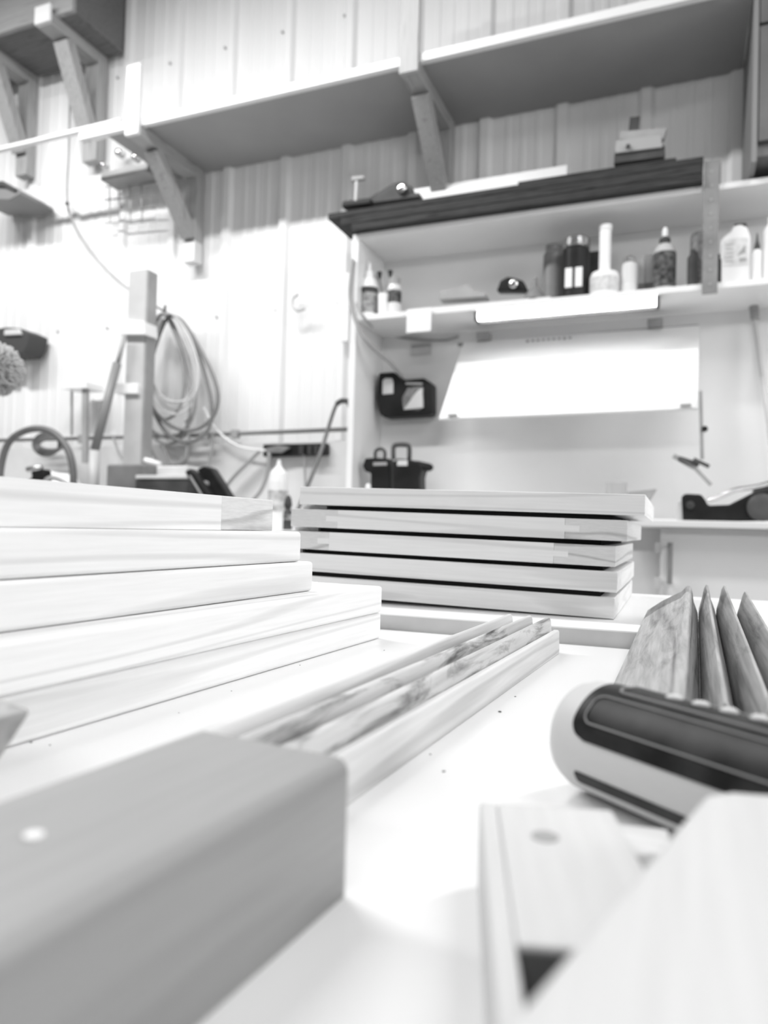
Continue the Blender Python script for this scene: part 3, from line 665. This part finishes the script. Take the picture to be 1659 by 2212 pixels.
# two cordless tools / batteries
ct = thing('cordless_driver', 'black cordless driver with a looped handle at the left counter end', 'power tool', (P(820, 1090, 2.85).x, 2.85, CZ))
def loopb(x0, y0, x1, y1, Y, r_): 
    pts = spline([P(x0, y1, Y), P(x0, y0+6, Y), P(x0+7, y0, Y), P(x1-7, y0, Y), P(x1, y0+6, Y), P(x1, y1, Y)], 5); return tube(B(), pts, r_, 8)
yb0 = P(820, 1108, 2.85)
pp([(800, 1112), (800, 1022), (788, 1018), (782, 1006), (788, 990), (808, 988), (838, 990), (842, 1005), (840, 1112)], 2.85, .07, 'tool_body', BLACK, ct, bevel=.006)
obj('loop_handle', loopb(811, 970, 831, 992, 2.87, .007), DARK, ct, smooth=True)
obj('label', prism(B(), [(806, 1006), (806, 999), (836, 998), (836, 1005)], 2.8485, .001), GREY, ct)
c2_ = thing('impact_wrench', 'wider black impact wrench with chuck pointing right, beside the driver', 'power tool', (P(875, 1090, 2.82).x, 2.85, CZ))
pp([(850, 1112), (848, 1000), (856, 990), (884, 992), (905, 998), (912, 1010), (906, 1030), (908, 1112)], 2.83, .08, 'tool_body', BLACK, c2_, bevel=.006)
obj('loop_handle', loopb(850, 961, 884, 992, 2.86, .010), DARK, c2_, smooth=True)
obj('chuck', tube(B(), [P(898, 1006, 2.87), P(912, 1008, 2.87), P(930, 1010, 2.87), P(935, 1010, 2.87)], [.022, .020, .016, .008], 14), BLACK, c2_, smooth=True)
obj('label', prism(B(), [(858, 1006), (858, 994), (880, 994), (880, 1006)], 2.8285, .001), LGREY, c2_)
tagset(obj('tiny_bottle', lathe(B(), [(0, 0), (.011, 0), (.012, .055), (.006, .065), (0, .066)], Matrix.Translation((P(796, 1040, 2.80).x, 2.80, P(796, 1060, 2.8).z-.036)), 14), W2), 'tiny white bottle in front of the cordless driver', 'bottle')  # small white cap, turned with a narrow top

# wall charger / radio
ch = thing('battery_charger', 'black battery charger with pale windows hung on the hutch back', 'charger', P(870, 855, 3.05))
pp([(818, 805), (850, 803), (862, 812), (866, 820), (915, 816), (931, 828), (931, 893), (922, 897), (830, 902), (820, 895), (812, 860)], 3.00, .08, 'housing', BLACK, ch, bevel=.008, seg=3)
pp([(826, 852), (826, 822), (832, 817), (846, 817), (849, 824), (849, 850)], 2.995, .006, 'battery_window', LGREY, ch, bevel=.002)
pp([(871, 884), (868, 860), (880, 838), (895, 836), (914, 836), (915, 880), (905, 886)], 2.995, .006, 'display_window', mat('display_grey', .2, .3, noise_amt=.1, nscale=50), ch, bevel=.002)
pp([(872, 885), (900, 846), (912, 838), (914, 880)], 2.993, .003, 'display_flash', LGREY, ch)
pp([(876, 830), (876, 826), (912, 827), (912, 831)], 2.995, .006, 'top_bar', GREY, ch)
cb = tube(B(), spline([P(762, 560, 2.79), P(756, 640, 2.785), P(772, 700, 2.78), P(800, 745, 2.80), P(845, 785, 2.90), P(866, 812, 2.99)], 6), .0085, 8)
obj('power_cord', cb, HOSE, ch, smooth=True, label='grey power cord hanging down the hutch edge')
cb = tube(B(), spline([P(770, 655, 2.795), P(790, 690, 2.80), P(830, 722, 3.08), P(900, 733, 3.09), P(960, 735, 3.09), P(990, 727, 3.09)], 6), .005, 8)
obj('power_cord', cb, HOSE, tb, smooth=True, label='thin grey cord sagging along the back panel')

# hanging rod with pliers
hr = thing('hanging_rod', 'thin dark rod hanging at the right edge of the white panel', 'rod', P(1514, 990, 2.75))
obj('rod', rodb(P(1513, 845, 2.75), P(1517, 992, 2.75), .006), GREY, hr)
obj('knob', lathe(B(), [(0, 0), (.009, 0), (.011, .006), (.009, .014), (0, .014)], Matrix.Translation(P(1522, 927, 2.75)) @ Matrix.Rotation(math.pi/2, 4, 'X'), 12), BLACK, hr)
pn = thing('pliers', 'open pliers hanging on the back panel beneath the thin rod', 'pliers', P(1495, 1010, 2.76))
bm = beam(B(), P(1455, 985, 2.75), P(1500, 1010, 2.74), .012, .016, (0, 1, 0)); beam(bm, P(1500, 1010, 2.74), P(1536, 1048, 2.74), .010, .012, (0, 1, 0))
obj('jaw_and_handle', bm, GREY, pn)
bm = beam(B(), P(1466, 990, 2.735), P(1510, 1004, 2.735), .008, .016, (0, 1, 0)); beam(bm, P(1498, 992, 2.73), P(1532, 1008, 2.73), .016, .012, (0, 1, 0))
obj('second_handle', bm, DARK, pn)
obj('polished_jaw', beam(B(), P(1464, 988, 2.725), P(1498, 1008, 2.725), .006, .004, (0, 1, 0)), CHROME, pn, label='bright polished jaw')

# slanted pole far right + wall device
pz_ = thing('leaning_pole', 'thin grey pole leaning against the hutch back at the right photo edge', 'pole', (P(1672, 1100, 3.0).x, 3.0, CZ))
obj('pole', rodb(Vector((P(1690, 1100, 2.98).x, 2.98, CZ)), P(1628, 670, 3.06), .009), LGREY, pz_)
obj('pole_grip', rodb(P(1631, 690, 3.05), P(1628, 660, 3.055), .016), HOSE, pz_)

# black drill/planer on the right bench
BZ = cA.z+.0122
dr_ = thing('power_planer', 'black power tool lying on the right bench with a shiny lever', 'power tool', (P(1580, 1120, 2.35).x, 2.35, BZ))
pp([(1475, 1126), (1472, 1072), (1480, 1066), (1515, 1068), (1524, 1080), (1530, 1092), (1575, 1090), (1622, 1066), (1690, 1055), (1690, 1124)], 2.32, .12, 'tool_body', BLACK, dr_, bevel=.008, seg=3)
pp([(1462, 1126), (1462, 1085), (1474, 1080), (1476, 1126)], 2.33, .08, 'rear_plate', LGREY, dr_, bevel=.002)
obj('lever', tube(B(), spline([P(1530, 1082, 2.30), P(1560, 1070, 2.30), P(1590, 1058, 2.30), P(1640, 1050, 2.30), P(1690, 1035, 2.30)], 5), [.007]*21, 8), CHROME, dr_, smooth=True)
obj('motor_hub', lathe(B(), [(0, 0), (.036, 0), (.040, .008), (.034, .016), (.018, .018), (0, .018)], Matrix.Translation(P(1646, 1096, 2.312)) @ Matrix.Rotation(math.pi/2, 4, 'X'), 24), DARK, dr_, smooth=True)
obj('side_knob', lathe(B(), [(0, 0), (.012, 0), (.012, .012), (0, .014)], Matrix.Translation(P(1491, 1091, 2.312)) @ Matrix.Rotation(math.pi/2, 4, 'X'), 14), DARK, dr_)
obj('top_housing', prism(B(), [(1625, 1070), (1632, 1050), (1690, 1038), (1690, 1070)], 2.35, .06), DARK, dr_, bevel=.005)

# ================================================================== LEFT WALL CLUTTER
cp = tube(B(), [P(-60, 953, 3.10), P(400, 941, 3.10), P(758, 927, 3.10)], .011, 10)
cpo = thing('conduit', 'long grey conduit running horizontally along the metal wall', 'conduit', P(380, 945, 3.10))
obj('pipe', cp, mat('conduit_grey', .2, .5), cpo, smooth=True)
for px, py in ((175, 948), (285, 944), (440, 940), (505, 937)): obj('clamp', pxbox(B(), px-7, py-9, px+7, py+9, 3.085, .03), GREY, cpo, bevel=.002)
lp = boxb(-4.5, -1.36, 3.112, 3.138, .916, P(400, 948, 3.12).z-.03)
tagset(obj('splash_panel', lp, mat('grey_splash_panel', .62, .55, noise_amt=.08, nscale=3)), 'pale grey panel on the wall between the conduit and the left bench', 'panel')

# cord from the ceiling to the hook
cc = tube(B(), spline([P(151, 205, 3.12), P(150, 260, 3.12), P(148, 330, 3.12), P(145, 436, 3.12), P(165, 495, 3.11), P(205, 555, 3.08), P(265, 615, 3.05), P(352, 671, 3.03)], 6), .006, 8)
cco = thing('hanging_cable', 'thin grey cord falling from above and curving to the coiled hoses', 'cord', P(150, 440, 3.12))
obj('cord', cc, HOSE, cco, smooth=True); 
bm = B(); bmesh.ops.create_icosphere(bm, subdivisions=2, radius=.012, matrix=Matrix.Translation(P(145, 440, 3.115))); obj('knot', bm, DARK, cco, smooth=True)

# coiled hoses
hk = thing('wall_hook', 'steel hook on the metal wall holding the coiled hoses', 'hook', P(358, 680, 3.08))
obj('hook', tube(B(), spline([P(355, 668, 3.14), P(356, 672, 3.0), P(357, 660, 2.96)], 5), .007, 8), STEEL, hk, smooth=True)
def coil(cx, top, loops, Y0, r_, m, label, tail=None):
    pts = []
    for j, (hw, bot, off) in enumerate(loops):
        n = 16
        for k in range(n):
            a = 2*math.pi*k/n; cy = (top+bot)/2; hh = (bot-top)/2
            wob = 1+.06*math.sin(3*a+j*1.7)
            x = cx+off*(1-math.cos(a))/2*1.0+hw*wob*math.sin(a)*(1-.35*math.cos(a)*1.0)
            y = cy-hh*math.cos(a)
            pts.append(P(x, y, Y0-.008*math.sin(a+j)-.012*j))
    if tail: pts += [P(x, y, Y0-.02) for x, y in tail]
    o = obj('coiled_hose', tube(B(), spline(pts, 3), r_, 7), m, smooth=True)
    return tagset(o, label, 'hose', 'hoses and cords coiled on the wall hook')
coil(352, 678, [(50, 960, 10), (56, 945, 12), (40, 905, 6)], 3.06, .0085, HOSE, 'pale thick hose forming the outer loops on the wall hook', [(345, 700), (312, 800), (300, 900), (320, 960), (345, 1000), (372, 1003), (400, 990), (405, 940)])
coil(364, 676, [(46, 870, 12), (44, 885, 16), (50, 895, 14), (52, 868, 20)], 3.01, .0045, mat('white_cord', .62, .5), 'bundle of thin pale cord looped inside the thick hose')
coil(372, 682, [(62, 955, 30), (68, 930, 34)], 3.03, .010, mat('slate_hose', .2, .5), 'dark grey hose hanging at the right side of the coil', None)
# hose down to floor machine
for pts, r_, m, lab in [([(352, 960), (370, 1003), (400, 1000), (408, 945), (402, 905)], .008, HOSE, 'pale hose loop dangling beneath the coil'),
                        ([(457, 935), (459, 965), (450, 1010), (444, 1060)], .008, HOSE, 'short grey hose dropping from the conduit near the black saw'),
                        ([(245, 945), (258, 980), (275, 1000), (300, 1020)], .006, HOSE, 'thin hose running from the conduit to the grey machine'),
                        ([(480, 1062), (505, 1030), (535, 1000), (560, 975)], .010, HOSE, 'straight grey pipe rising from the black saw to the power strip'),
                        ([(530, 1095), (562, 1062), (578, 1020), (582, 978)], .010, HOSE, 'grey cable curving down left of the white glue bottle'),
                        ([(655, 975), (658, 1010), (660, 1060)], .005, HOSE, 'thin cable hanging from the right end of the power strip'),
                        ([(440, 880), (470, 930), (520, 965), (600, 975)], .005, WPLAST, 'white cable sagging from the coil toward the power strip')]:
    tagset(obj('loose_hose', tube(B(), spline([P(x, y, 3.06) for x, y in pts], 6), r_, 8), m, smooth=True), lab, 'hose', 'loose hoses and cables along the left wall')

# upright stand
us_ = thing('clamp_stand', 'tall grey upright clamp stand with a slanting dark lever', 'stand', (P(300, 900, 2.9).x, 2.9, LZ))
obj('column', boxb(P(277, 640, 2.85).x, P(315, 640, 2.85).x, 2.85, 2.91, LZ, P(300, 583, 2.85).z), mat('stand_grey', .48, .5, noise_amt=.04), us_, bevel=.002)
obj('column_side', boxb(P(315, 640, 2.85).x+.0005, P(315, 640, 2.85).x+.010, 2.852, 2.92, LZ, P(300, 585, 2.85).z), GREY, us_)
pp([(258, 722), (262, 690), (310, 694), (312, 722)], 2.82, .10, 'collar', W2, us_, bevel=.003)
pp([(248, 850), (251, 828), (296, 828), (296, 850)], 2.83, .09, 'collar', W2, us_, bevel=.003)
obj('lever_tip', tube(B(), [P(270, 724, 2.81), P(253, 790, 2.80)], .011, 10), GREY, us_, smooth=True)
obj('lever', tube(B(), [P(253, 785, 2.80), P(205, 972, 2.72)], .021, 12), mat('lever_grey', .22, .5), us_, smooth=True)
obj('lever_foot', tube(B(), [P(205, 974, 2.72), Vector((P(199, 1066, 2.70).x, 2.70, LZ+.001))], .027, 14), mat('foot_grey', .45, .5), us_, smooth=True)
# small shelf bracket frame
fb = thing('metal_frame', 'small pale metal frame on the wall left of the clamp stand', 'frame', P(160, 980, 3.05))
pp([(134, 840), (137, 826), (185, 824), (186, 838)], 2.98, .13, 'top_plate', W2, fb, bevel=.002)
pp([(176, 1000), (177, 826), (187, 825), (186, 1000)], 3.0, .02, 'side_bar', GREY, fb)
pp([(152, 940), (152, 840), (155, 840), (155, 940)], 3.05, .01, 'rod', HOSE, fb)
# big ring hose
hp_ = thing('hoop_hose', 'thick dark hose arching in a hoop above the left doors', 'hose', (P(85, 1060, 2.6).x, 2.6, LZ))
obj('hose_arch', tube(B(), spline([P(-2, 1090, 2.6), P(2, 1010, 2.6), P(20, 955, 2.6), P(60, 929, 2.6), P(105, 930, 2.6), P(140, 960, 2.6), P(157, 1010, 2.6), P(158, 1095, 2.6)], 8), .0165, 12), mat('arch_hose', .12, .5, noise_amt=.03), hp_, smooth=True)
bg = thing('dust_bag', 'white crumpled bag lying on the bench inside the dark hoop', 'bag', (P(90, 1040, 2.75).x, 2.8, LZ))
bm = B(); bmesh.ops.create_icosphere(bm, subdivisions=4, radius=1)
pc = P(90, 1052, 2.8)
for v in bm.verts:
    n_ = noise.noise(v.co*2.3)*.18; v.co = Vector((v.co.x*.22, v.co.y*.13, v.co.z*.16))*(1+n_)
    v.co.z = max(v.co.z, -.10)
bm.transform(Matrix.Translation((pc.x, 2.86, LZ+.101)))
obj('bag', bm, W2, bg, smooth=True)
cl2 = thing('black_clamp', 'small black clamp with chrome top standing inside the hoop', 'clamp', (P(78, 1050, 2.62).x, 2.62, LZ))
pp([(45, 1080), (50, 1045), (68, 1030), (66, 1015), (92, 1013), (96, 1030), (88, 1080)], 2.62, .05, 'jaw_body', BLACK, cl2, bevel=.006)
obj('chrome_cap', tube(B(), [P(60, 1014, 2.62), P(90, 1010, 2.63)], .014, 12), mat('brushed_cap', .5, .3, .8), cl2, smooth=True)
obj('hose_tail', tube(B(), spline([P(94, 1040, 2.63), P(115, 1032, 2.64), P(140, 1045, 2.64), P(152, 1075, 2.64)], 5), .012, 8), HOSE, cl2, smooth=True)
gw = thing('valve_wheel', 'dark coiled fitting beneath the conduit behind the hoop', 'fitting', P(105, 965, 3.0))
bm = B()
for k in range(4): tube(bm, spline([P(100+28*math.cos(a)+4*k, 960+(24-4*k)*math.sin(a), 3.02-.02*k) for a in [i*math.pi/5 for i in range(10)]], 3, True), .008, 7, True)
obj('coiled_line', bm, DHOSE, gw, smooth=True)
# wall lamp
wl = thing('wall_light', 'dark wall-mounted light fixture at the left photo edge', 'light', P(35, 740, 3.05))
pp([(-20, 770), (-20, 712), (10, 706), (40, 708), (62, 718), (58, 745), (48, 765)], 3.0, .14, 'housing', mat('lamp_grey', .07, .5), wl, bevel=.01)
pp([(8, 724), (9, 712), (40, 710), (44, 722)], 2.985, .02, 'lens', LGREY, wl, bevel=.003)
# dark awning thing further up left
aw = thing('wall_fixture', 'dark sloped fixture on the wall at the left edge above the light', 'fixture', P(10, 430, 3.0))
pp([(-60, 430), (-60, 396), (5, 390), (40, 410), (44, 418), (20, 432)], 2.9, .24, 'hood', mat('hood_grey', .22, .5), aw, bevel=.006)
pp([(-60, 392), (-60, 400), (10, 402), (30, 412), (34, 408), (8, 392)], 2.885, .01, 'hood_rim', DARK, aw)

# fluffy duster
Yd = 1.25
dc = P(-12, 797, Yd); rd = 58*sc(dc)
du = thing('fluffy_duster', 'fluffy grey yarn mop head upside down at the left photo edge', 'mop', (dc.x-.02, Yd, 0))
bm = B(); bmesh.ops.create_icosphere(bm, subdivisions=3, radius=rd*.74, matrix=Matrix.Translation(dc))
YARN = mat('grey_yarn', .5, .9, noise_amt=.08, nscale=200, bump=.4)
rnd = random.Random(3)
for i in range(1000):
    z = rnd.uniform(-1, 1); a = rnd.uniform(0, 6.283); s_ = math.sqrt(1-z*z); d = Vector((s_*math.cos(a), s_*math.sin(a), z))
    j = Vector((rnd.uniform(-1, 1), rnd.uniform(-1, 1), rnd.uniform(-1, 1)))*.8
    e = (d+j).normalized()
    p = dc+d*rd*.62; L_ = rd*rnd.uniform(.34, .46)
    tube(bm, [p, p+d*L_*.5, p+d*L_*.75+e*L_*.25], [rd*.036, rd*.046, rd*.034], 5)
obj('yarn_head', bm, YARN, du, smooth=True)
obj('handle', rodb((dc.x-.06, Yd, 0), (dc.x-.02, Yd, dc.z-rd*.5), .012), FIR, du)

# gray machine on left bench
gm = thing('grey_machine', 'grey benchtop machine with darker front beneath the hanging hoses', 'machine', (P(310, 1050, 2.75).x, 2.8, LZ))
mg = mat('machine_grey', .17, .5, noise_amt=.03); md = mat('machine_dark', .06, .5, noise_amt=.02)
obj('main_body', boxb(P(228, 1040, 2.62).x, P(312, 1040, 2.62).x, 2.62, 2.80, LZ, P(270, 1002, 2.62).z), mg, gm, bevel=.012, seg=3)
obj('top_plate', boxb(P(292, 1040, 2.6).x, P(402, 1040, 2.6).x, 2.6, 2.80, P(340, 1034, 2.6).z, P(340, 1026, 2.6).z), LGREY, gm, bevel=.003)
obj('front_housing', boxb(P(292, 1050, 2.605).x, P(406, 1050, 2.605).x, 2.605, 2.80, LZ, P(340, 1036, 2.605).z), md, gm, bevel=.004)
obj('rear_housing', boxb(P(318, 1050, 2.7).x, P(402, 1050, 2.7).x, 2.70, 2.81, LZ+.12, P(340, 1006, 2.70).z), LGREY, gm, bevel=.01)
obj('front_panel', pxbox(B(), 240, 1056, 340, 1090, 2.59, .01), md, gm, bevel=.004)
tagset(obj('white_tube', tube(B(), [P(278, 984, 2.9), P(345, 1004, 2.86)], .016, 12), W2, smooth=True), 'bright white plastic tube above the grey machine', 'tube')

# black mitre saw
ms = thing('mitre_saw', 'black saw frame of two crossed slanting bars on the left bench', 'power tool', (P(450, 1060, 2.6).x, 2.65, LZ))
pp([(398, 1018), (410, 1012), (424, 1024), (470, 1096), (440, 1096)], 2.48, .04, 'left_bar', BLACK, ms, bevel=.006)
pp([(424, 1014), (440, 1006), (456, 1012), (512, 1100), (480, 1100)], 2.53, .05, 'right_bar', BLACK, ms, bevel=.006)
pp([(408, 1060), (430, 1040), (480, 1060), (490, 1100), (410, 1100)], 2.535, .04, 'base', DARK, ms, bevel=.006)
obj('polished_edge', tube(B(), [P(410, 1028, 2.47), P(448, 1090, 2.47)], .005, 8), STEEL, ms)
obj('pivot', lathe(B(), [(0, 0), (.014, 0), (.014, .02), (0, .022)], Matrix.Translation(P(446, 1046, 2.525)) @ Matrix.Rotation(math.pi/2, 4, 'X'), 14), GREY, ms)

# power strip
ps = thing('power_strip', 'black power strip with plugs mounted on the wall above the glue bottle', 'power strip', P(637, 984, 3.08))
pp([(568, 986), (568, 960), (704, 957), (704, 983)], 3.07, .04, 'housing', BLACK, ps, bevel=.004)
for px in (650, 668, 682): obj('plug', pxbox(B(), px-5, 962, px+5, 982, 3.045, .025), mat('plug_grey', .05, .5), ps, bevel=.002)
pp([(572, 978), (574, 968), (600, 962), (626, 966), (606, 978)], 3.05, .02, 'adaptor', STEEL, ps, bevel=.003)

# glue bottle and small bottle
bottle('glue_bottle', 603, 42, 993, 2.62, [(0, 0), (.95, 0), (1, .03), (1, .68), (.9, .80), (.5, .87), (.3, .90), (.15, 1), (0, 1)], W2, 'white glue bottle with pointed cap standing on the bench between the door stacks', base=LZ, parts=[('label', [(1.0, .25), (1.03, .26), (1.03, .55), (1.0, .56)], mat('glue_label', .5, .5, noise_amt=.3, nscale=30))])
bottle('small_black_bottle', 622, 17, 1070, 2.30, [(0, 0), (1, 0), (1, .55), (.6, .65), (.45, .8), (.4, 1), (0, 1)], mat('small_dark', .06, .4, noise_amt=.05), 'small dark bottle with pointed top just right of the white glue bottle', base=.90, parts=[('collar', [(1.0, .28), (1.05, .29), (1.05, .42), (1.0, .43)], CHROME)]) if False else None
sbt = thing('small_black_bottle', 'small dark bottle with pointed top just right of the white glue bottle', 'bottle', (P(622, 1100, 2.46).x, 2.46, LZ))
hh = P(622, 1070, 2.46).z-LZ; s_ = sc(P(622, 1100, 2.46))
obj('body', lathe(B(), [(0, 0), (10*s_, 0), (10*s_, hh*.5), (6*s_, hh*.6), (9*s_, hh*.72), (7*s_, hh*.9), (3*s_, hh), (0, hh)], None, 16), DARK, sbt, local=True)
obj('collar', lathe(B(), [(10*s_, hh*.30), (10.6*s_, hh*.31), (10.6*s_, hh*.44), (10*s_, hh*.45)], None, 16), CHROME, sbt, local=True)

# hooked rod
hkr = tube(B(), spline([P(640, 1112, 2.62), P(652, 1080, 2.66), P(690, 985, 2.80), P(722, 885, 2.95), P(735, 868, 2.98), P(752, 868, 2.99), P(757, 885, 2.99), P(757, 930, 3.0)], 6), .0085, 8)
hkt = thing('hooked_rod', 'dark hooked rod leaning against the wall left of the hutch', 'rod', (P(640, 1112, 2.62).x, 2.62, LZ))
obj('rod', hkr, DHOSE, hkt, smooth=True)
obj('hook_grip', tube(B(), spline([P(727, 873, 2.965), P(738, 866, 2.98), P(752, 868, 2.985), P(757, 880, 2.985)], 5), .012, 8), DARK, hkt, smooth=True)
# white C hook on wall and strip
wh = obj('white_hook', tube(B(), spline([P(642, 637, 3.13), P(632, 645, 3.09), P(632, 660, 3.08), P(644, 670, 3.08), P(657, 666, 3.10)], 6), .010, 8), LGREY, smooth=True)
tagset(wh, 'pale curved hook on the metal wall between shelf and power strip', 'hook')
tagset(obj('edge_strip', pxbox(B(), 736, 590, 753, 736, 3.10, .03), WPLAST), 'bright white vertical plastic strip on the wall beside the hutch', 'strip')
